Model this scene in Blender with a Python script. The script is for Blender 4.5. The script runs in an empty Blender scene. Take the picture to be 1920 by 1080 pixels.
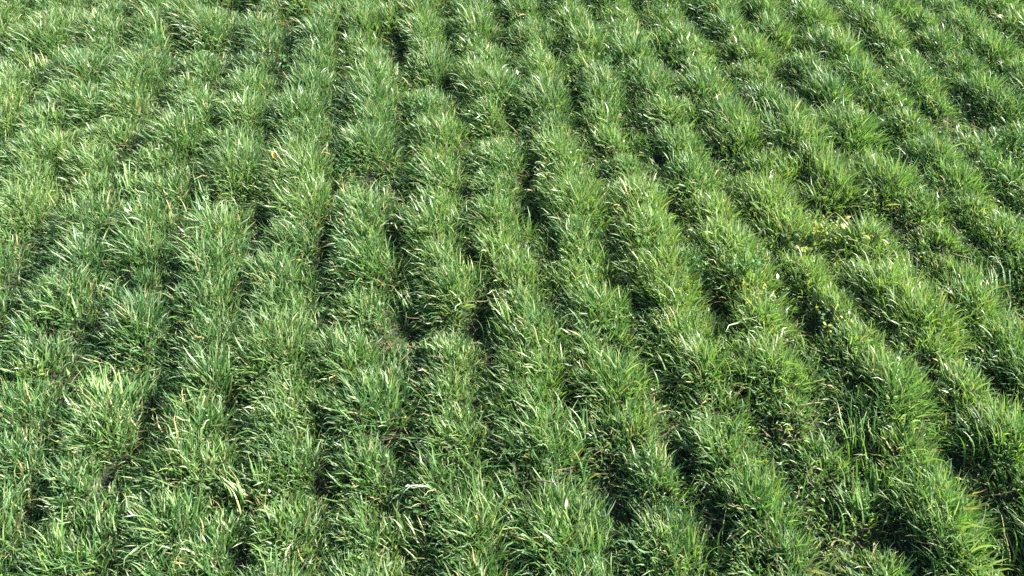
import bpy, math
import numpy as np
from mathutils import Vector

# ------------------------------------------------------------------ camera, world, sun
scene = bpy.context.scene
COL = scene.collection
W0, H0 = 1920.0, 1080.0
FPX = 1700.0                       # focal length in pixels of the 1920 wide frame
PITCH = math.atan(1640.0 / FPX)    # camera looks down by this much
CAM_Z = 4.00

cam = bpy.data.cameras.new('camera')
cam.sensor_width = 36.0
cam.lens = FPX / W0 * 36.0
cam.clip_start = 0.05
cam.clip_end = 2000.0
cam_o = bpy.data.objects.new('camera', cam)
COL.objects.link(cam_o)
cam_o.location = (0.0, 0.0, CAM_Z)
cam_o.rotation_euler = (math.pi / 2 - PITCH, 0.0, 0.0)
scene.camera = cam_o

SUN_AZ = 80.0      # degrees clockwise from +Y (the view direction)
SUN_EL = 34.0
world = bpy.data.worlds.new('World')
scene.world = world
world.use_nodes = True
wn = world.node_tree
sky = wn.nodes.new('ShaderNodeTexSky')
sky.sky_type = 'NISHITA'
sky.sun_disc = False
sky.sun_elevation = math.radians(SUN_EL)
sky.sun_rotation = math.radians(SUN_AZ)
wn.links.new(sky.outputs[0], wn.nodes['Background'].inputs[0])
wn.nodes['Background'].inputs[1].default_value = 0.068

sl = bpy.data.lights.new('sun', 'SUN')
sl.energy = 5.0
sl.angle = math.radians(0.5)
sl.color = (1.0, 0.965, 0.89)
so = bpy.data.objects.new('sun', sl)
COL.objects.link(so)
az, el = math.radians(SUN_AZ), math.radians(SUN_EL)
sdir = Vector((math.sin(az) * math.cos(el), math.cos(az) * math.cos(el), math.sin(el)))
so.rotation_euler = sdir.to_track_quat('Z', 'Y').to_euler()
so.location = (4, 4, 8)

scene.view_settings.view_transform = 'Standard'
scene.view_settings.look = 'None'
scene.view_settings.gamma = 1.0
scene.view_settings.use_curve_mapping = False
scene.view_settings.exposure = 2.0
scene.render.engine = 'CYCLES'
scene.cycles.use_denoising = False
scene.cycles.max_bounces = 6
scene.cycles.diffuse_bounces = 3
scene.cycles.transmission_bounces = 4
scene.render.filter_size = 0.85

rng = np.random.default_rng(7)

# ------------------------------------------------------------------ helpers
def at(px, py, z=0.12):
    """the place on the field that stands under a point of the view"""
    dx, dy = (px - W0 / 2) / FPX, -(py - H0 / 2) / FPX
    c, s = math.cos(PITCH), math.sin(PITCH)
    wx, wy, wz = dx, c + dy * s, -s + dy * c
    t = (z - CAM_Z) / wz
    return wx * t, wy * t

def vnoise(x, y, seed):
    """smooth value noise, vectorised, in -1..1"""
    r = np.random.default_rng(seed).uniform(-1, 1, (64, 64))
    xi, yi = np.floor(x).astype(int), np.floor(y).astype(int)
    fx, fy = x - xi, y - yi
    fx = fx * fx * (3 - 2 * fx); fy = fy * fy * (3 - 2 * fy)
    a = r[xi % 64, yi % 64]; b = r[(xi + 1) % 64, yi % 64]
    c = r[xi % 64, (yi + 1) % 64]; d = r[(xi + 1) % 64, (yi + 1) % 64]
    return (a * (1 - fx) + b * fx) * (1 - fy) + (c * (1 - fx) + d * fx) * fy

def fbm(x, y, seed):
    return (vnoise(x, y, seed) + .5 * vnoise(x * 2.1, y * 2.1, seed + 1) + .25 * vnoise(x * 4.3, y * 4.3, seed + 2)) / 1.75

def new_mesh(name, verts, quads, tris, cols=None, smooth=True):
    me = bpy.data.meshes.new(name)
    nq, nt = len(quads), len(tris)
    me.vertices.add(len(verts))
    me.vertices.foreach_set('co', np.ascontiguousarray(verts, dtype=np.float32).ravel())
    me.loops.add(nq * 4 + nt * 3)
    li = np.concatenate([np.asarray(quads, dtype=np.int32).ravel(), np.asarray(tris, dtype=np.int32).ravel()])
    me.loops.foreach_set('vertex_index', li)
    me.polygons.add(nq + nt)
    ls = np.concatenate([np.arange(nq) * 4, nq * 4 + np.arange(nt) * 3]).astype(np.int32)
    me.polygons.foreach_set('loop_start', ls)
    me.update(calc_edges=True)
    if smooth:
        me.polygons.foreach_set('use_smooth', np.ones(nq + nt, dtype=bool))
    if cols is not None:
        a = me.color_attributes.new('tint', 'FLOAT_COLOR', 'POINT')
        c4 = np.ones((len(verts), 4), dtype=np.float32)
        c4[:, :3] = cols
        a.data.foreach_set('color', c4.ravel())
    return me

def link(name, me, mat, parent=None):
    o = bpy.data.objects.new(name, me)
    COL.objects.link(o)
    if mat is not None and len(me.materials) == 0:
        me.materials.append(mat)
    if parent is not None:
        o.parent = parent
    return o

def thing(name, label, cat, loc, group=None):
    o = bpy.data.objects.new(name, None)
    COL.objects.link(o)
    o.empty_display_size = 0.05
    o.location = loc
    o['label'] = label
    o['category'] = cat
    if group:
        o['group'] = group
    return o

# ------------------------------------------------------------------ materials
def leaf_material(name, trans=0.30, rough=0.47, spec=0.5, transmit=(1.25, 1.35, 0.5)):
    m = bpy.data.materials.new(name)
    m.use_nodes = True
    n, l = m.node_tree.nodes, m.node_tree.links
    n.clear()
    out = n.new('ShaderNodeOutputMaterial')
    att = n.new('ShaderNodeAttribute'); att.attribute_name = 'tint'
    geo = n.new('ShaderNodeNewGeometry')
    nz = n.new('ShaderNodeTexNoise'); nz.inputs['Scale'].default_value = 90.0; nz.inputs['Detail'].default_value = 3.0
    l.new(geo.outputs['Position'], nz.inputs['Vector'])
    rmp = n.new('ShaderNodeMapRange'); rmp.inputs['To Min'].default_value = 0.72; rmp.inputs['To Max'].default_value = 1.28
    l.new(nz.outputs['Fac'], rmp.inputs['Value'])
    mul = n.new('ShaderNodeVectorMath'); mul.operation = 'SCALE'
    l.new(att.outputs['Color'], mul.inputs[0]); l.new(rmp.outputs[0], mul.inputs['Scale'])
    p = n.new('ShaderNodeBsdfPrincipled')
    p.inputs['Roughness'].default_value = rough
    p.inputs['Specular IOR Level'].default_value = spec
    l.new(mul.outputs[0], p.inputs['Base Color'])
    tr = n.new('ShaderNodeBsdfTranslucent')
    tc = n.new('ShaderNodeVectorMath'); tc.operation = 'MULTIPLY'
    tc.inputs[1].default_value = transmit
    l.new(mul.outputs[0], tc.inputs[0]); l.new(tc.outputs[0], tr.inputs['Color'])
    mx = n.new('ShaderNodeMixShader'); mx.inputs[0].default_value = trans
    l.new(p.outputs[0], mx.inputs[1]); l.new(tr.outputs[0], mx.inputs[2])
    l.new(mx.outputs[0], out.inputs['Surface'])
    return m

M_GRASS = leaf_material('grass_blade_material', trans=0.34, transmit=(1.15, 1.4, .55))
M_BROAD = leaf_material('broad_blade_material', trans=0.33, rough=0.38, spec=0.6)
M_LEAF = leaf_material('weed_leaf_material', trans=0.38, rough=0.55, spec=0.3)
M_DRY = leaf_material('dry_leaf_material', trans=0.25, rough=0.6, spec=0.3, transmit=(1.1, 0.9, 0.6))

def soil_material():
    m = bpy.data.materials.new('soil_material')
    m.use_nodes = True
    n, l = m.node_tree.nodes, m.node_tree.links
    p = n['Principled BSDF']
    p.inputs['Roughness'].default_value = 0.95
    tc = n.new('ShaderNodeTexCoord')
    a = n.new('ShaderNodeTexNoise'); a.inputs['Scale'].default_value = 9.0; a.inputs['Detail'].default_value = 9.0
    l.new(tc.outputs['Object'], a.inputs['Vector'])
    r = n.new('ShaderNodeValToRGB')
    r.color_ramp.elements[0].position = .3; r.color_ramp.elements[0].color = (0.016, 0.014, 0.011, 1)
    r.color_ramp.elements[1].position = .72; r.color_ramp.elements[1].color = (0.030, 0.036, 0.018, 1)
    l.new(a.outputs['Fac'], r.inputs[0]); l.new(r.outputs[0], p.inputs['Base Color'])
    b = n.new('ShaderNodeBump'); b.inputs['Strength'].default_value = .6; b.inputs['Distance'].default_value = .02
    l.new(a.outputs['Fac'], b.inputs['Height']); l.new(b.outputs[0], p.inputs['Normal'])
    return m
M_SOIL = soil_material()

# ------------------------------------------------------------------ the lie of the field
ROW = math.radians(-6.6)
RX, RY = math.sin(ROW), math.cos(ROW)       # along the furrows
PX, PY = math.cos(ROW), -math.sin(ROW)     # across them

# dark hollows between the tussocks: x, y in the view, half length, half width (m), lean in degrees
HOLLOWS = [
 (1075,175,.42,.12,12),(1035,95,.40,.10,5),(1165,255,.30,.09,10),(960,215,.28,.09,0),(995,320,.25,.09,-5),(1010,395,.26,.11,0),
 (1280,130,.26,.10,20),(1445,215,.26,.10,20),(1520,330,.34,.09,12),(1590,400,.24,.10,18),(1565,205,.20,.14,30),(1250,290,.26,.09,5),
 (1270,390,.24,.09,5),(620,350,.40,.08,0),(615,455,.34,.09,0),(410,215,.42,.06,-2),(750,450,.20,.12,10),(765,590,.20,.12,0),
 (890,490,.22,.12,5),(900,590,.24,.11,0),(1500,470,.20,.15,0),(1530,600,.24,.15,15),(1350,570,.18,.12,25),(1205,560,.17,.09,10),
 (1890,300,.30,.12,20),(1790,480,.26,.10,22),(1745,690,.18,.09,10),(1565,920,.22,.10,12),(1620,990,.22,.11,20),(1700,1010,.20,.11,30),
 (1800,880,.22,.10,10),(1905,1050,.20,.14,0),(1300,860,.17,.11,0),(1375,975,.15,.11,0),(255,770,.16,.12,0),(425,745,.16,.12,15),
 (600,790,.15,.08,0),(200,880,.16,.08,-10),(60,950,.20,.10,0),(595,900,.14,.10,0),(1185,960,.16,.09,10),(985,790,.20,.08,8),
 (990,905,.14,.08,0),(860,900,.12,.10,0),(725,830,.14,.09,20),(215,440,.18,.10,0),(240,530,.18,.10,0),(330,520,.18,.09,0),
 (90,620,.15,.10,-10),(30,510,.15,.10,-10),(1050,470,.26,.09,6),(1110,520,.2,.10,15),(1410,30,.3,.12,0),(640,50,.4,.09,-3),
 (750,80,.4,.08,-3),(560,45,.35,.07,-3),(835,140,.35,.07,0),(100,250,.3,.10,-12),(60,110,.3,.10,-12),(310,330,.22,.09,-6),
 (1680,300,.25,.1,18),(1830,150,.3,.1,20),(1640,480,.2,.1,10),(1350,770,.14,.09,10),(1480,660,.16,.08,10),(1070,740,.2,.08,10),
 (700,330,.3,.07,0),(500,420,.2,.07,-3),(470,560,.2,.08,0),(1150,650,.16,.08,10),(1620,720,.15,.08,15),(1880,720,.17,.08,15),
 (330,930,.12,.09,0),(720,960,.12,.08,10),(1080,1000,.12,.10,0),(1450,1050,.12,.12,0),(440,1030,.12,.09,0),(150,1010,.12,.08,0),
]
HOL = []
for (px, py, a, b, lean) in HOLLOWS:
    x, y = at(px, py, 0.10)
    HOL.append((x, y, a * .72, b * .8, ROW - math.radians(lean) * 0.9))
HOL = np.array(HOL)

def hollow(x, y):
    """1 in the middle of a hollow, 0 well outside"""
    x = np.asarray(x, float); y = np.asarray(y, float)
    out = np.zeros(x.shape)
    wx = x + .06 * vnoise(x * 6, y * 6, 31); wy = y + .06 * vnoise(x * 6, y * 6, 32)
    for hx, hy, a, b, ang in HOL:
        dx, dy = wx - hx, wy - hy
        u = (dx * math.sin(ang) + dy * math.cos(ang)) / a
        v = (dx * math.cos(ang) - dy * math.sin(ang)) / b
        out = np.maximum(out, np.clip(1.35 - np.sqrt(u * u + v * v), 0, 1))
    return out

X0, X1, Y0, Y1 = -6.2, 6.2, 0.9, 9.2
def across(px, py):
    x, y = at(px, py, .15)
    return x * PX + y * PY
PHASE = across(600, 790)                       # one furrow runs through here
STEP = across(768, 790) - PHASE                # and the next one a step to the right
# tussock centres: jittered along the rows
cs = []
for i in range(-24, 25):
    v = -1.0
    while v < 12:
        v += rng.uniform(.22, .42)
        u = PHASE + (i + .5) * STEP + rng.normal(0, .036) + .025 * math.sin(v * 1.1 + i * .35) + .032 * math.sin(v * 3.1 + i * 1.7)
        x, y = u * PX + v * RX, u * PY + v * RY
        x0_ = x
        for _ in range(6):                      # the rows on the right swing over to the left with distance
            x = x0_ - .02 * max(x - .2, 0) * (y - 3.0)
        if X0 - .4 < x < X1 + .4 and Y0 - .4 < y < Y1 + .4 and rng.random() > .05:
            cs.append((x, y, rng.uniform(.125, .205), rng.uniform(.65, 1.3), rng.uniform(0, 1), rng.uniform(0, 1)))
# odd tussocks that fill the furrows here and there, most of them on the left where the rows run together
for _ in range(1150):
    x, y = rng.uniform(X0 - .4, X1 + .4), rng.uniform(Y0 - .4, Y1 + .4)
    f = float(vnoise(np.array([x * 1.3]), np.array([y * .9]), 17)[0])
    if rng.random() < .03 + .38 * f:
        cs.append((x, y, rng.uniform(.11, .19), rng.uniform(.6, 1.05), rng.uniform(0, 1), rng.uniform(0, 1)))
cs = np.array(cs)
h = hollow(cs[:, 0], cs[:, 1])
cs = cs[(h < .98) | (cs[:, 1] < 3.2)]
NC = len(cs)

def nearest_tussock(x, y):
    bi = np.zeros(len(x), int); bd = np.full(len(x), 1e9)
    cell = .8
    keys = {}
    for k, c in enumerate(cs):
        keys.setdefault((int(math.floor(c[0] / cell)), int(math.floor(c[1] / cell))), []).append(k)
    gx, gy = np.floor(x / cell).astype(int), np.floor(y / cell).astype(int)
    order = np.lexsort((gy, gx))
    gxs, gys = gx[order], gy[order]
    cut = np.flatnonzero(np.diff(gxs) | np.diff(gys)) + 1
    for idx in np.split(order, cut):
        if len(idx) == 0:
            continue
        a, b = gx[idx[0]], gy[idx[0]]
        cand = [k for i in (-1, 0, 1) for j in (-1, 0, 1) for k in keys.get((a + i, b + j), [])]
        if not cand:
            continue
        cc = cs[cand]
        ex, ey = x[idx, None] - cc[None, :, 0], y[idx, None] - cc[None, :, 1]
        rowa = ROW - .02 * np.clip(cc[None, :, 0], 0, 5)
        al = ex * np.sin(rowa) + ey * np.cos(rowa); ac = ex * np.cos(rowa) - ey * np.sin(rowa)
        d = np.hypot(ac * 1.12, al * .82) / cc[None, :, 2]
        m = d.argmin(1)
        bi[idx] = np.array(cand)[m]; bd[idx] = d[np.arange(len(idx)), m]
    return bi, bd

def ground_z(x, y):
    x = np.atleast_1d(np.asarray(x, float)); y = np.atleast_1d(np.asarray(y, float))
    bi, bd = nearest_tussock(x, y)
    m = np.exp(-np.clip(bd, 0, 3) ** 2 * .9)
    return .075 * m - .06 * hollow(x, y) + .012 * fbm(x * 3, y * 3, 40) + .03 * vnoise(x * .6, y * .6, 44)

# ground: fine sheet under the grass, carried on by a coarse skirt to the horizon
gx = np.concatenate([[-900, -300, -100, -40, -18, -10], np.arange(X0 - .6, X1 + .61, .06), [10, 18, 40, 100, 300, 900]])
gy = np.concatenate([[-900, -300, -100, -40, -12, -4, -1], np.arange(Y0 - .9, Y1 + .8, .06), [14, 20, 40, 100, 300, 900]])
GX, GY = np.meshgrid(gx, gy, indexing='ij')
fx, fy = GX.ravel(), GY.ravel()
inside = (np.abs(fx) < X1 + .7) & (fy > Y0 - 1) & (fy < Y1 + .9)
z = np.zeros(len(fx)); z[inside] = ground_z(fx[inside], fy[inside])
nx, ny = len(gx), len(gy)
ii, jj = np.meshgrid(np.arange(nx - 1), np.arange(ny - 1), indexing='ij')
q = np.stack([ii * ny + jj, (ii + 1) * ny + jj, (ii + 1) * ny + jj + 1, ii * ny + jj + 1], -1).reshape(-1, 4)
g = link('ground', new_mesh('ground', np.stack([fx, fy, z], 1), q, np.zeros((0, 3), int)), M_SOIL)
g['kind'] = 'structure'

# ------------------------------------------------------------------ blades
def ribbons(root, az, tilt, bend, length, width, wind, segs, col0, col1, twist, rg, wav=.40, power=1.3, droop=None):
    """N bent ribbons -> verts, quads, tris, colours. az: lean direction, tilt/bend from vertical in rad"""
    N = len(root)
    P = root.copy()
    a = az.copy()
    rows = []; ts = []
    for k in range(segs + 1):
        t = k / segs
        th = tilt + bend * t ** power
        th = np.clip(th, -.2, 2.6)
        aa = a + wind * t + wav * rg.normal(0, 1, N) * t
        T = np.stack([np.sin(th) * np.sin(aa), np.sin(th) * np.cos(aa), np.cos(th)], 1)
        S = np.stack([np.cos(aa), -np.sin(aa), np.zeros(N)], 1)
        Nn = np.cross(T, S)
        tw = twist[:, 0] + twist[:, 1] * t
        side = S * np.cos(tw)[:, None] + Nn * np.sin(tw)[:, None]
        prof = (0.55 + 1.6 * t) if t < .28 else (1.0 - ((t - .28) / .72) ** 1.8)
        w = (width * max(prof, 0.0) * .5)[:, None]
        if k < segs:
            rows += [P - side * w, P + side * w]; ts += [t, t]
        else:
            rows += [P]; ts += [1.0]
        P = P + T * (length / segs)[:, None]
    V = np.stack(rows, 1)                    # N, 2*segs+1, 3
    ts = np.array(ts)[None, :, None]
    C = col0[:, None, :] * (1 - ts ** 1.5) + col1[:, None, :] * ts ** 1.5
    nv = 2 * segs + 1
    base = (np.arange(N) * nv)[:, None, None]
    qk = np.array([[2 * k, 2 * k + 1, 2 * k + 3, 2 * k + 2] for k in range(segs - 1)])[None]
    tk = np.array([[2 * segs - 2, 2 * segs - 1, 2 * segs]])[None]
    return V.reshape(-1, 3), (base + qk).reshape(-1, 4), (base + tk).reshape(-1, 3), C.reshape(-1, 3)

def palette(n, rg, patch, dry=.05, palef=.24):
    """real leaf colours: blue green, mid green, yellow green and straw"""
    deep = np.array([.026, .098, .034]); mid = np.array([.066, .170, .042]); lime = np.array([.158, .258, .056])
    pale = np.array([.210, .310, .145]); straw = np.array([.40, .34, .16])
    k = np.clip(rg.beta(2.2, 2.2, n) + .22 * patch, 0, 1)[:, None]
    c = np.where(k < .5, deep + (mid - deep) * (k * 2), mid + (lime - mid) * (k * 2 - 1))
    r = rg.random(n)
    c = np.where((r < palef)[:, None], pale * rg.uniform(.8, 1.15, n)[:, None], c)
    c = np.where((r > 1 - dry)[:, None], straw * rg.uniform(.6, 1.2, n)[:, None], c)
    return c * rg.uniform(.8, 1.2, (n, 1))

WIND_AZ = math.radians(-55)     # blades are combed away and to the left

def in_view(x, y, margin):
    """keep what the view, or one a step aside, could show"""
    c, s = math.cos(PITCH), math.sin(PITCH)
    zc = y * c + (CAM_Z - .15) * s
    yc = y * s - (CAM_Z - .15) * c
    half = zc * (W0 / 2) / FPX
    hv = zc * (H0 / 2) / FPX
    return (np.abs(x) < half + margin) & (yc > -hv - margin * .8) & (yc < hv + margin * .45)

def scatter(density):
    n = int((X1 - X0) * (Y1 - Y0) * density)
    x, y = rng.uniform(X0, X1, n), rng.uniform(Y0, Y1, n)
    return x, y

def grass_layer(name, density, margin, segs, lmin, lmax, wmin, wmax, dry, spread, broad, hk=.6, lo=.38):
    x, y = scatter(density)
    k = in_view(x, y, margin)
    x, y = x[k], y[k]
    bi, bd = nearest_tussock(x, y)
    hol = hollow(x, y)
    leafy = fbm(x * 1.1, y * 1.1, 70)
    keep = rng.random(len(x)) < np.clip(1.95 - 1.25 * bd, lo + np.where(y < 3.6, 0, -.08), 1) * (1 - hk * hol) * (1 - .25 * np.clip(leafy * 3 - .6, 0, 1))
    x, y, bi, bd, hol = x[keep], y[keep], bi[keep], bd[keep], hol[keep]
    n = len(x)
    c = cs[bi]
    ox, oy = x - c[:, 0], y - c[:, 1]
    r = np.clip(bd, 0, 1.5)
    # lean = fan outwards from the tussock's heart + wind + own whim
    wd = WIND_AZ + .9 * vnoise(x * 1.7, y * 1.7, 90)
    fanx = ox / c[:, 2]; fany = oy / c[:, 2]
    lx = fanx * spread + .30 * np.sin(wd) + rng.normal(0, .46, n)
    ly = fany * spread + .30 * np.cos(wd) + rng.normal(0, .46, n)
    az_ = np.arctan2(lx, ly); mag = np.hypot(lx, ly)
    tilt = np.clip(.10 + .42 * mag, 0, 1.0)
    bend = rng.uniform(.25, 1.5, n) * (.5 + .5 * mag)
    L = rng.uniform(lmin, lmax, n) * c[:, 3] * np.clip(1.10 - .33 * r, .45, 1.1) * (1 - .35 * hol) * (1 + .22 * fbm(x * .9, y * .9, 81))
    Wd = rng.uniform(wmin, wmax, n)
    z = ground_z(x, y) - .005
    patch = fbm(x * 1.6, y * 1.6, 55) * 1.6 + (c[:, 4] - .5) * 1.2
    yx, yy = at(1430, 470, .2)
    patch = patch + 1.0 * fbm(x * .45, y * .45, 61) + 2.3 * np.exp(-((x - yx) / 1.15) ** 2 - ((y - yy) / .95) ** 2)
    c0 = palette(n, rng, patch, dry)
    tipdry = (rng.random(n) < .22)[:, None]
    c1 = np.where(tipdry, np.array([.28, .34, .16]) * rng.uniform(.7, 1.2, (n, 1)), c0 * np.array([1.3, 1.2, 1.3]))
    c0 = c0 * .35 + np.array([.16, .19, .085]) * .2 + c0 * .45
    tw = np.stack([rng.normal(0, .8, n), rng.normal(0, 1.3, n)], 1)
    wind = rng.normal(0, .5, n)
    power = rng.choice([1.0, 1.4, 3.5], n, p=[.35, .45, .20])      # one in five is folded over near its tip
    bend = np.where(power > 3, bend * 1.7 + .5, bend)
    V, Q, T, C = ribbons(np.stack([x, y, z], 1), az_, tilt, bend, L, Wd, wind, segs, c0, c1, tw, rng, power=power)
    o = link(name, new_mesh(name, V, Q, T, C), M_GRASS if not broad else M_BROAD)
    o['kind'] = 'stuff'
    return n

n1 = grass_layer('meadow_grass', 4500, .6, 5, .105, .210, .0048, .0100, .045, .50, False)
n2 = grass_layer('broad_meadow_grass', 1150, .6, 5, .12, .26, .009, .0145, .045, .65, True)
n3 = grass_layer('short_undergrowth_grass', 2500, .5, 3, .09, .19, .005, .0095, .04, .5, False, .05, 1.0)

# dead thatch lying between the rows
def litter():
    x, y = scatter(150)
    k = in_view(x, y, .5); x, y = x[k], y[k]
    n = len(x)
    z = ground_z(x, y) + rng.uniform(.004, .05, n)
    c = np.array([.30, .24, .13]) * rng.uniform(.35, 1.1, (n, 1)) * np.array([1, 1, 1])
    V, Q, T, C = ribbons(np.stack([x, y, z], 1), rng.uniform(-3.1, 3.1, n), rng.normal(1.5, .12, n), rng.normal(.1, .2, n),
                         rng.uniform(.05, .20, n), rng.uniform(.003, .008, n), rng.normal(0, .5, n), 3, c, c, np.zeros((n, 2)), rng)
    o = link('dead_grass_litter', new_mesh('dead_grass_litter', V, Q, T, C), M_DRY)
    o['kind'] = 'stuff'
litter()

# ------------------------------------------------------------------ small leaves: clover and chickweed between the blades
LEAF_V = np.array([[0, 0, 0], [-.36, .38, .05], [.36, .38, .05], [-.30, .75, .02], [.30, .75, .02], [0, 1.05, -.10], [0, .40, -.05], [0, .75, -.09]])
LEAF_Q = np.array([[0, 6, 1, 1], ]) # replaced below by triangles
LEAF_T = np.array([[0, 6, 1], [0, 2, 6], [1, 6, 7], [1, 7, 3], [6, 2, 7], [2, 4, 7], [3, 7, 5], [7, 4, 5]])

def leaves(pos, size, azm, pitch, roll, aspect):
    """N small creased leaves -> verts, tris"""
    N = len(pos)
    L = LEAF_V[None] * size[:, None, None]
    L = L * np.stack([aspect, np.ones(N), np.ones(N)], 1)[:, None, :]
    cr, sr = np.cos(roll)[:, None], np.sin(roll)[:, None]
    x, y, z = L[..., 0] * cr + L[..., 2] * sr, L[..., 1], -L[..., 0] * sr + L[..., 2] * cr
    cp, sp = np.cos(pitch)[:, None], np.sin(pitch)[:, None]
    y, z = y * cp - z * sp, y * sp + z * cp
    ca, sa = np.cos(azm)[:, None], np.sin(azm)[:, None]
    x, y = x * ca + y * sa, -x * sa + y * ca
    V = np.stack([x, y, z], -1) + pos[:, None, :]
    T = LEAF_T[None] + (np.arange(N) * 8)[:, None, None]
    return V.reshape(-1, 3), T.reshape(-1, 3)

x, y = scatter(3000)
k = in_view(x, y, .5); x, y = x[k], y[k]
leafy = fbm(x * 1.1, y * 1.1, 70)
bi, bd = nearest_tussock(x, y)
hol = hollow(x, y)
k = rng.random(len(x)) < np.clip(.05 + .6 * np.clip(leafy * 3 - .7, 0, 1) * (y > 3.4) + .08 * np.clip(bd - .9, 0, 1) + .1 * hol, 0, 1)
x, y, bi, bd, hol = x[k], y[k], bi[k], bd[k], hol[k]
n = len(x)
top = .22 * cs[bi][:, 3] * np.exp(-bd ** 2 * .5)
z = ground_z(x, y) + np.clip(top * rng.uniform(.3, 1.05, n), .02, None)
V, T = leaves(np.stack([x, y, z], 1), rng.uniform(.009, .018, n), rng.uniform(-math.pi, math.pi, n), rng.normal(.2, .5, n), rng.normal(0, .5, n), rng.uniform(.6, 1.3, n))
lc = palette(n, rng, fbm(x * 3, y * 3, 12) * 1.5 + .1, .01, .04)
yxx, yyy = at(1490, 450, .2)
yl = rng.random(n) < .02 + .22 * np.exp(-((x - yxx) / 1.1) ** 2 - ((y - yyy) / .8) ** 2)
lc[yl] = np.array([.42, .40, .05]) * rng.uniform(.7, 1.2, (yl.sum(), 1))
o = link('small_leaf_undergrowth', new_mesh('small_leaf_undergrowth', V, np.zeros((0, 4), int), T, np.repeat(lc, 8, 0)), M_LEAF)
o['kind'] = 'stuff'
# ------------------------------------------------------------------ single broad blades, creased along the midrib
def blade_mesh(name, bend, wav, width, curl, c_base, c_tip, segs=8, rg=np.random.default_rng(3)):
    rows = []; P = np.array([0.0, 0.0, 0.0]); cols = []
    yaw = 0.0
    for k in range(segs + 1):
        t = k / segs
        th = bend * t ** 1.4
        yaw += wav * rg.normal(0, 1) * .25
        T = np.array([math.sin(th) * math.sin(yaw), math.sin(th) * math.cos(yaw), math.cos(th)])
        S = np.array([math.cos(yaw), -math.sin(yaw), 0.0])
        Nn = np.cross(T, S)
        tw = curl * t
        side = S * math.cos(tw) + Nn * math.sin(tw)
        up = np.cross(side, T)
        prof = (0.5 + 2.0 * t) if t < .25 else 1.0 - ((t - .25) / .75) ** 1.9
        w = width * max(prof, .02) * .5
        rows += [P - side * w, P + up * w * .45, P + side * w]
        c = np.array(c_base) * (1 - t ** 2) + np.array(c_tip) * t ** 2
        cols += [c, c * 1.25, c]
        P = P + T / segs
    q = []
    for k in range(segs):
        b = 3 * k
        q += [[b, b + 1, b + 4, b + 3], [b + 1, b + 2, b + 5, b + 4]]
    return new_mesh(name, np.array(rows), np.array(q), np.zeros((0, 3), int), np.array(cols))

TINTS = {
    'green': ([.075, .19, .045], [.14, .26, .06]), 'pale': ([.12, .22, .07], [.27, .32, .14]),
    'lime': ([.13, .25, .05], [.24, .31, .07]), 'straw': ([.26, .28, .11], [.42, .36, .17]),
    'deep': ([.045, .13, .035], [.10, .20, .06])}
BLADES = {}
rb = np.random.default_rng(21)
for tn, (cb, ct) in TINTS.items():
    BLADES[tn] = []
    for bend, wd_ in ((.5, .050), (.9, .058), (1.3, .052), (1.9, .060), (.3, .064)):
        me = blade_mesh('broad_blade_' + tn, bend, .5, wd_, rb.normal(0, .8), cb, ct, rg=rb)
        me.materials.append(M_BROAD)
        BLADES[tn].append(me)

def gz(x, y):
    return float(ground_z([x], [y])[0])

ONLY_GROUP = 'broad bladed tufts standing out of the meadow grass'
def tuft(px, py, style, tints, n, size, label):
    x, y = at(px, py, .16)
    wa = WIND_AZ + rb.normal(0, .15)
    back = {'arch': .12, 'lean': .10, 'fan': .02, 'star': 0.0}[style] * size / .3
    x -= math.sin(wa) * back; y -= math.cos(wa) * back
    z0 = gz(x, y)
    t = thing('grass_tuft', label, 'grass tuft', (x, y, z0 - .01), ONLY_GROUP)
    for k in range(n):
        tint = tints[int(rb.integers(len(tints)))]
        if style == 'fan':
            a = rb.uniform(-math.pi, math.pi); tl = rb.uniform(.15, 1.05); ms = (0, 1, 4)
        elif style == 'star':
            a = rb.uniform(-math.pi, math.pi); tl = rb.uniform(.5, 1.05); ms = (0, 1, 4)
        elif style == 'lean':
            a = wa + rb.normal(0, .75); tl = rb.uniform(.2, .9); ms = (0, 1, 2)
        else:
            a = wa + rb.normal(0, .45); tl = rb.uniform(.3, .7); ms = (1, 2, 3)
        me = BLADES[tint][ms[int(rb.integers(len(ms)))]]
        o = bpy.data.objects.new('blade', me)
        COL.objects.link(o)
        o.parent = t
        rr = abs(rb.normal(0, .075)) * size / .3
        ra = a + rb.normal(0, .8)
        o.location = (math.sin(ra) * rr, math.cos(ra) * rr, 0)
        o.rotation_mode = 'ZYX'
        o.rotation_euler = (-tl, rb.normal(0, .1), -a)
        L = size * .72 * rb.uniform(.6, 1.15)
        o.scale = (min(L, .21) * rb.uniform(.75, 1.15), L, L)
    return t

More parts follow.
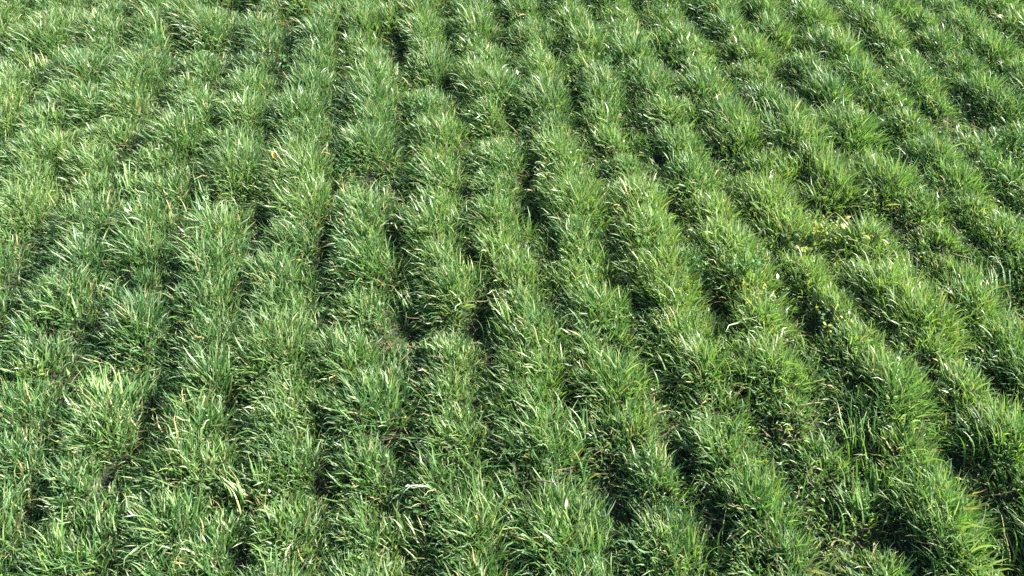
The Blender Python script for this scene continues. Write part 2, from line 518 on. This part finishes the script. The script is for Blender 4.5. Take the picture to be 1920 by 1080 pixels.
G, P_, Lm, S_, B_ = 'green', 'pale', 'lime', 'straw', 'deep'
TUFTS = [
 (150,735,'arch',[G,P_,G,Lm,G],20,.34,'long bladed light green tuft arching left over a dark gap, near the left edge'),
 (480,900,'fan',[G,Lm,G,P_],24,.28,'bright green upright tuft right of the curled straw blades, lower left'),
 (420,905,'arch',[S_,P_,S_,G],12,.30,'curled straw coloured blades bending left over a dark hollow, lower left'),
 (330,800,'fan',[P_,G,G,Lm],18,.24,'pale tuft with white blades between two dark hollows, lower left'),
 (740,550,'lean',[P_,G,P_],12,.34,'tuft with one very long pale blade pointing up left, left of centre'),
 (870,510,'fan',[Lm,S_,G,Lm],22,.26,'yellowish tuft with orange blade tips, just left of centre'),
 (930,590,'lean',[P_,G,Lm],20,.32,'long combed tuft leaning left below the dark gap at centre'),
 (1010,640,'fan',[P_,G,P_,S_],20,.28,'pale tuft with whitish blades below the centre of the field'),
 (1290,680,'lean',[P_,P_,S_,G],24,.32,'palest tuft of bleached blades, right of centre'),
 (1400,700,'fan',[G,P_,Lm],22,.28,'dense bright tuft right of the bleached one'),
 (1250,600,'lean',[S_,P_,Lm],16,.26,'cream tipped tuft below the small leaved weeds'),
 (1090,500,'lean',[P_,G,G],18,.34,'tuft of long thin blades leaning into the gap above centre right'),
 (1160,560,'fan',[G,Lm],20,.26,'fresh green rounded tuft left of the small leaved weeds'),
 (1195,800,'fan',[P_,G,Lm,S_],14,.26,'tuft holding one broad white blade, lower middle'),
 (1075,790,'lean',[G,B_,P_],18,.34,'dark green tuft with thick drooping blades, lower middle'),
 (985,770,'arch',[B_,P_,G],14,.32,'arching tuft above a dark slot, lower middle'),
 (1450,915,'fan',[G,Lm,Lm],24,.28,'vivid green tuft left of the deepest dark hollow, lower right'),
 (1650,905,'fan',[G,G,Lm,P_],26,.30,'vivid green tuft right of the deepest dark hollow, lower right'),
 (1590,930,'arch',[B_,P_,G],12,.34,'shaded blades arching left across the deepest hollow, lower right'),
 (1840,810,'lean',[P_,G,P_],24,.34,'tall silky tuft leaning left by the right edge'),
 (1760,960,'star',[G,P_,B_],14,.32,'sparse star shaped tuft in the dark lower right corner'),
 (1880,1010,'lean',[P_,S_,G],12,.34,'thin tuft with straw blades in the bottom right corner'),
 (1590,800,'lean',[P_,Lm,G],18,.32,'tuft with crossing pale blades above the deepest hollow'),
 (1690,500,'lean',[P_,G,Lm],16,.32,'loose tuft beside the yellowing leaf weed, right side'),
 (1760,570,'fan',[P_,G,Lm],20,.28,'broad light tuft below the loose one, right side'),
 (1850,520,'lean',[G,P_],14,.30,'combed tuft next to a dark furrow at the right edge'),
 (430,335,'fan',[P_,P_,Lm,G],24,.30,'pale silvery tuft left of the orange leaf'),
 (365,350,'arch',[G,P_],16,.30,'arching green tuft left of the silvery one'),
 (215,330,'lean',[G,P_,Lm],16,.32,'feathery tuft at upper left with curved blades'),
 (550,650,'star',[G,B_,G],26,.20,'small dark star shaped tuft, left of centre'),
 (990,430,'star',[P_,G,G],20,.28,'spreading tuft above the centre between two furrows'),
 (840,400,'lean',[P_,G],16,.28,'soft pale tuft left of the spreading one'),
 (1010,265,'lean',[P_,Lm,G],14,.32,'long bladed tuft in the upper middle beside a furrow'),
 (1290,310,'fan',[G,P_],18,.30,'upright tuft in a furrow edge, upper right of centre'),
 (1430,200,'lean',[P_,G,P_],16,.34,'tall tuft above the dark pocket at upper right'),
 (1490,290,'lean',[Lm,P_,G],18,.32,'combed tuft left of the dark furrow at upper right'),
 (1230,60,'lean',[P_,G],16,.34,'soft combed tuft near the top edge, right of middle'),
 (1590,70,'fan',[P_,P_,G],20,.34,'bright whitish tuft near the top edge at right'),
 (1790,60,'lean',[P_,P_,S_],18,.34,'bleached tuft in the top right corner'),
 (285,65,'fan',[P_,G],14,.32,'tuft with a white blade near the top edge at left'),
 (60,100,'lean',[S_,Lm,P_],16,.30,'yellowish tuft by the left edge near the top'),
 (30,690,'fan',[P_,G,Lm],20,.26,'sunlit whitish tuft on the left edge'),
 (1030,970,'lean',[P_,G,Lm],20,.34,'long bladed tuft near the bottom edge, middle'),
 (1110,1020,'fan',[G,Lm,P_],20,.28,'bright fan shaped tuft at the bottom edge, middle'),
 (930,960,'arch',[G,P_],10,.34,'tuft with one long bowed blade near the bottom, middle'),
 (760,1000,'arch',[P_,S_,G],14,.30,'straw tipped tuft arching left near the bottom edge'),
 (1300,1020,'fan',[Lm,P_,G],18,.28,'yellow green tuft at the bottom edge right of middle'),
 (90,1040,'fan',[G,P_,Lm],20,.28,'fresh tuft in the bottom left corner'),
 (300,960,'fan',[G,G,P_],18,.24,'low tuft near the bottom, left'),
 (690,740,'fan',[G,Lm],18,.26,'rounded mid green tuft between small hollows, left of middle'),
]
for a in TUFTS:
    tuft(*a[:4], int(a[4] * 1.9), *a[5:])

# ------------------------------------------------------------------ leafy weeds
def leaf_mesh(name, col, asp):
    T = LEAF_T
    V = LEAF_V * np.array([asp, 1, 1])
    me = new_mesh(name, V, np.zeros((0, 4), int), T, np.array([col] * 8) * np.array([.9, 1, 1, .95, .95, 1, 1.25, 1.2])[:, None])
    me.materials.append(M_LEAF)
    return me
LEAVES = {
    'green': [leaf_mesh('weed_leaf', c, a) for c, a in (((.07, .19, .05), .9), ((.09, .22, .05), .7), ((.05, .14, .05), 1.1))],
    'yellow': [leaf_mesh('weed_leaf', c, a) for c, a in (((.20, .27, .05), .9), ((.14, .24, .05), .8), ((.30, .30, .05), 1.0))],
    'dark': [leaf_mesh('weed_leaf', c, a) for c, a in (((.035, .09, .04), .9), ((.06, .13, .04), .8), ((.28, .32, .05), .9))]}

def stem_mesh(name, pts, r0, r1, col, mat, sides=5):
    pts = [Vector(p) for p in pts]; V = []; Q = []
    for k, p in enumerate(pts):
        t = (pts[min(k + 1, len(pts) - 1)] - pts[max(k - 1, 0)]).normalized()
        a = t.orthogonal().normalized(); b = t.cross(a)
        r = r0 + (r1 - r0) * k / (len(pts) - 1)
        for j in range(sides):
            an = 2 * math.pi * j / sides
            V.append(p + (a * math.cos(an) + b * math.sin(an)) * r)
    for k in range(len(pts) - 1):
        for j in range(sides):
            j2 = (j + 1) % sides
            Q.append([k * sides + j, k * sides + j2, (k + 1) * sides + j2, (k + 1) * sides + j])
    me = new_mesh(name, np.array([list(v) for v in V]), np.array(Q), np.zeros((0, 3), int), np.array([col] * len(V)))
    me.materials.append(mat)
    return me

rw = np.random.default_rng(5)
def weed(px, py, pal, nst, hgt, rad, nl, ls, label):
    x, y = at(px, py, hgt * .7)
    t = thing('leafy_weed', label, 'weed', (x, y, gz(x, y) - .01), 'small leaved weeds among the grass')
    for s_ in range(nst):
        a = 2 * math.pi * (s_ + rw.uniform(-.3, .3)) / nst
        R_ = rad * rw.uniform(.35, 1.05); H_ = hgt * rw.uniform(.7, 1.1) * (1.1 - .35 * R_ / rad)
        pts = [(math.sin(a) * R_ * u ** 1.3 + rw.normal(0, .006) * u, math.cos(a) * R_ * u ** 1.3 + rw.normal(0, .006) * u, H_ * (u ** .8)) for u in np.linspace(0, 1, 6)]
        link('stem', stem_mesh('stem', pts, .0028, .0014, (.10, .13, .05), M_LEAF), None, t)
        for k in range(nl):
            u = rw.uniform(.3, 1.0) ** .7 * 5
            i0 = min(int(u), 4); f = u - i0
            p = Vector(pts[i0]).lerp(Vector(pts[i0 + 1]), f)
            mm = LEAVES[pal]
            o = bpy.data.objects.new('leaf', mm[int(rw.integers(len(mm)))])
            COL.objects.link(o); o.parent = t
            o.location = p
            o.rotation_euler = (rw.normal(.15, .45), rw.normal(0, .4), rw.uniform(-math.pi, math.pi))
            sc_ = ls * rw.uniform(.7, 1.25)
            o.scale = (sc_, sc_, sc_)

WEEDS = [
 (1505,450,'dark',9,.24,.17,8,.034,'dark leafed weed with yellow green leaves over the shaded pocket, right of centre'),
 (1545,425,'yellow',9,.28,.17,11,.024,'yellowing weed at the upper edge of the shaded pocket, right of centre'),
 (1400,500,'green',9,.25,.20,9,.024,'wide low weed with tiny leaves, left of the dark leafed weed'),
 (1300,490,'green',8,.24,.17,9,.022,'rounded tiny leaved weed, second left of the dark leafed weed'),
 (1215,455,'green',8,.22,.16,9,.022,'soft grey green weed, furthest left of the row near the dark pocket'),
 (1415,560,'yellow',8,.23,.17,10,.021,'yellow green small leaved weed below the wide low one'),
 (1560,590,'dark',8,.22,.15,8,.028,'shaded weed with scattered yellow leaves, below the dark leafed weed'),
 (1110,425,'green',7,.22,.14,8,.024,'leafy weed on the furrow edge above centre right'),
 (1065,150,'dark',8,.26,.18,8,.030,'dark leafy weed in the furrow near the top middle'),
 (1130,110,'green',7,.26,.15,8,.030,'sunlit leafy weed right of the dark one near the top'),
 (960,150,'green',8,.24,.17,8,.028,'leafy weed with a white leaf in the upper middle'),
 (790,200,'green',7,.22,.15,8,.026,'leafy weed in the upper left of the middle'),
 (640,300,'green',7,.20,.15,8,.024,'leafy weed right of the orange leaf'),
 (545,100,'green',7,.24,.16,8,.028,'leafy weed between furrows near the top, left of middle'),
 (1860,290,'green',7,.22,.15,8,.022,'small leaved weed by the right edge, upper part'),
 (1740,350,'green',7,.22,.16,8,.022,'green weed at the upper right above the loose tuft'),
 (1270,160,'dark',7,.24,.14,8,.030,'shaded weed in the second furrow at upper right'),
 (1700,800,'dark',5,.18,.12,7,.020,'low dark weed in the hollow left of the silky tuft'),
 (280,740,'dark',5,.16,.12,7,.020,'low shaded weed in the left hand dark hollow'),
 (800,950,'green',5,.18,.12,7,.020,'small leaved weed near the bottom edge, left of middle'),
]
for a in WEEDS:
    weed(*a)

# ------------------------------------------------------------------ fallen leaves, dead stalks, pale scraps
def fallen(name, cat, px, py, z, L, Wd, cols, curl, yaw, pitch, label):
    x, y = at(px, py, z)
    V = []; C = []; segs = 6
    for k in range(segs + 1):
        t = k / segs
        w = Wd * .5 * max(math.sin(math.pi * min(t * .92 + .06, 1)), .05)
        an = curl * (t - .5)
        yy = L * (math.sin(an) / curl if abs(curl) > .01 else t - .5); zz = L * (math.cos(an) / curl if abs(curl) > .01 else 0)
        off = L / curl if abs(curl) > .01 else 0
        for sgn in (-1, 0, 1):
            V.append((sgn * w, yy, zz - off + abs(sgn) * w * .35))
            C.append(np.array(cols[0]) * (1 - t) + np.array(cols[1]) * t)
    Q = []
    for k in range(segs):
        b = 3 * k
        Q += [[b, b + 1, b + 4, b + 3], [b + 1, b + 2, b + 5, b + 4]]
    o = link(name, new_mesh(name, np.array(V), np.array(Q), np.zeros((0, 3), int), np.array(C)), M_DRY)
    o.location = (x, y, z); o.rotation_euler = (pitch, .2, yaw); o.scale = (.72, .72, .72)
    o['label'] = label; o['category'] = cat
    return o
OR, TN, YE, WH = (.75, .33, .03), (.45, .22, .12), (.45, .40, .07), (.50, .50, .36)
fallen('fallen_leaf', 'leaf', 512, 290, .27, .075, .028, (OR, (.60, .30, .12)), 1.4, .55, .9, 'curled bright orange leaf caught in the grass at upper left')
fallen('fallen_leaf', 'leaf', 613, 287, .27, .07, .016, (TN, TN), .6, 1.4, .2, 'thin reddish brown leaf right of the bright orange one')
fallen('fallen_leaf', 'leaf', 1626, 444, .27, .07, .024, (YE, (.6, .38, .08)), .9, 1.2, .3, 'curled amber leaf right of the yellowing weed')
fallen('fallen_leaf', 'leaf', 1590, 408, .27, .07, .026, (YE, YE), .8, -1.1, .3, 'yellow leaf above the curled amber one')
fallen('fallen_leaf', 'leaf', 1580, 424, .25, .06, .03, ((.35, .42, .04), YE), .5, .6, .4, 'small lime yellow leaf between the amber leaf and the yellowing weed')
fallen('pale_leaf', 'leaf', 1660, 452, .27, .07, .02, (WH, (.6, .52, .3)), .8, .9, .2, 'cream dried leaf in the loose tuft at right')
fallen('pale_leaf', 'leaf', 505, 920, .22, .028, .016, (WH, WH), .4, .5, .8, 'small white scrap of leaf in the bright tuft at lower left')
fallen('pale_leaf', 'leaf', 1494, 930, .08, .03, .016, (WH, WH), .3, .2, .8, 'small white scrap in the shade left of the deepest hollow')
fallen('pale_leaf', 'leaf', 1543, 937, .08, .036, .018, (WH, WH), .3, 1.1, .5, 'white scrap lying inside the deepest hollow at lower right')
fallen('pale_leaf', 'leaf', 1062, 945, .24, .08, .026, (WH, (.6, .6, .4)), .6, .2, 1.0, 'broad white dead leaf near the bottom, middle')
fallen('pale_leaf', 'leaf', 970, 135, .27, .06, .025, (WH, WH), .5, .5, .8, 'white leaf on the weed in the upper middle')
fallen('pale_leaf', 'leaf', 1195, 60, .27, .06, .025, (WH, (.6, .6, .3)), .5, .1, .9, 'pale leaf near the top edge, right of middle')
fallen('pale_leaf', 'leaf', 1458, 518, .25, .05, .03, (WH, (.7, .6, .5)), .5, .3, .8, 'pinkish white scrap beside the wide low weed')

def stalk(px0, py0, z0, px1, py1, z1, r, col, label, name='dead_stalk'):
    a = Vector((*at(px0, py0, z0), z0)); b = Vector((*at(px1, py1, z1), z1))
    d = b - a; n_ = d.orthogonal().normalized()
    pts = [a + d * u + n_ * .05 * d.length * math.sin(3.1 * u) + Vector((0, 0, 1)) * .02 * d.length * math.sin(9 * u) for u in np.linspace(0, 1, 9)]
    base = pts[0].copy()
    me = stem_mesh(name, [p - base for p in pts], r, r * .55, col, M_DRY)
    o = link(name, me, None); o.location = base
    o['label'] = label; o['category'] = 'stalk'
    return o
stalk(1008, 901, .22, 1062, 912, .22, .004, (.20, .17, .13), 'grey brown dead stalk lying across the grass, lower middle')
stalk(1368, 1010, .12, 1402, 984, .24, .004, (.34, .20, .12), 'short reddish brown stalk near the bottom, right of middle')
stalk(1590, 448, .25, 1640, 470, .2, .003, (.42, .38, .2), 'bent straw stalk below the curled amber leaf')
stalk(570, 990, .1, 580, 945, .26, .003, (.45, .35, .2), 'thin upright straw stalk near the bottom left')
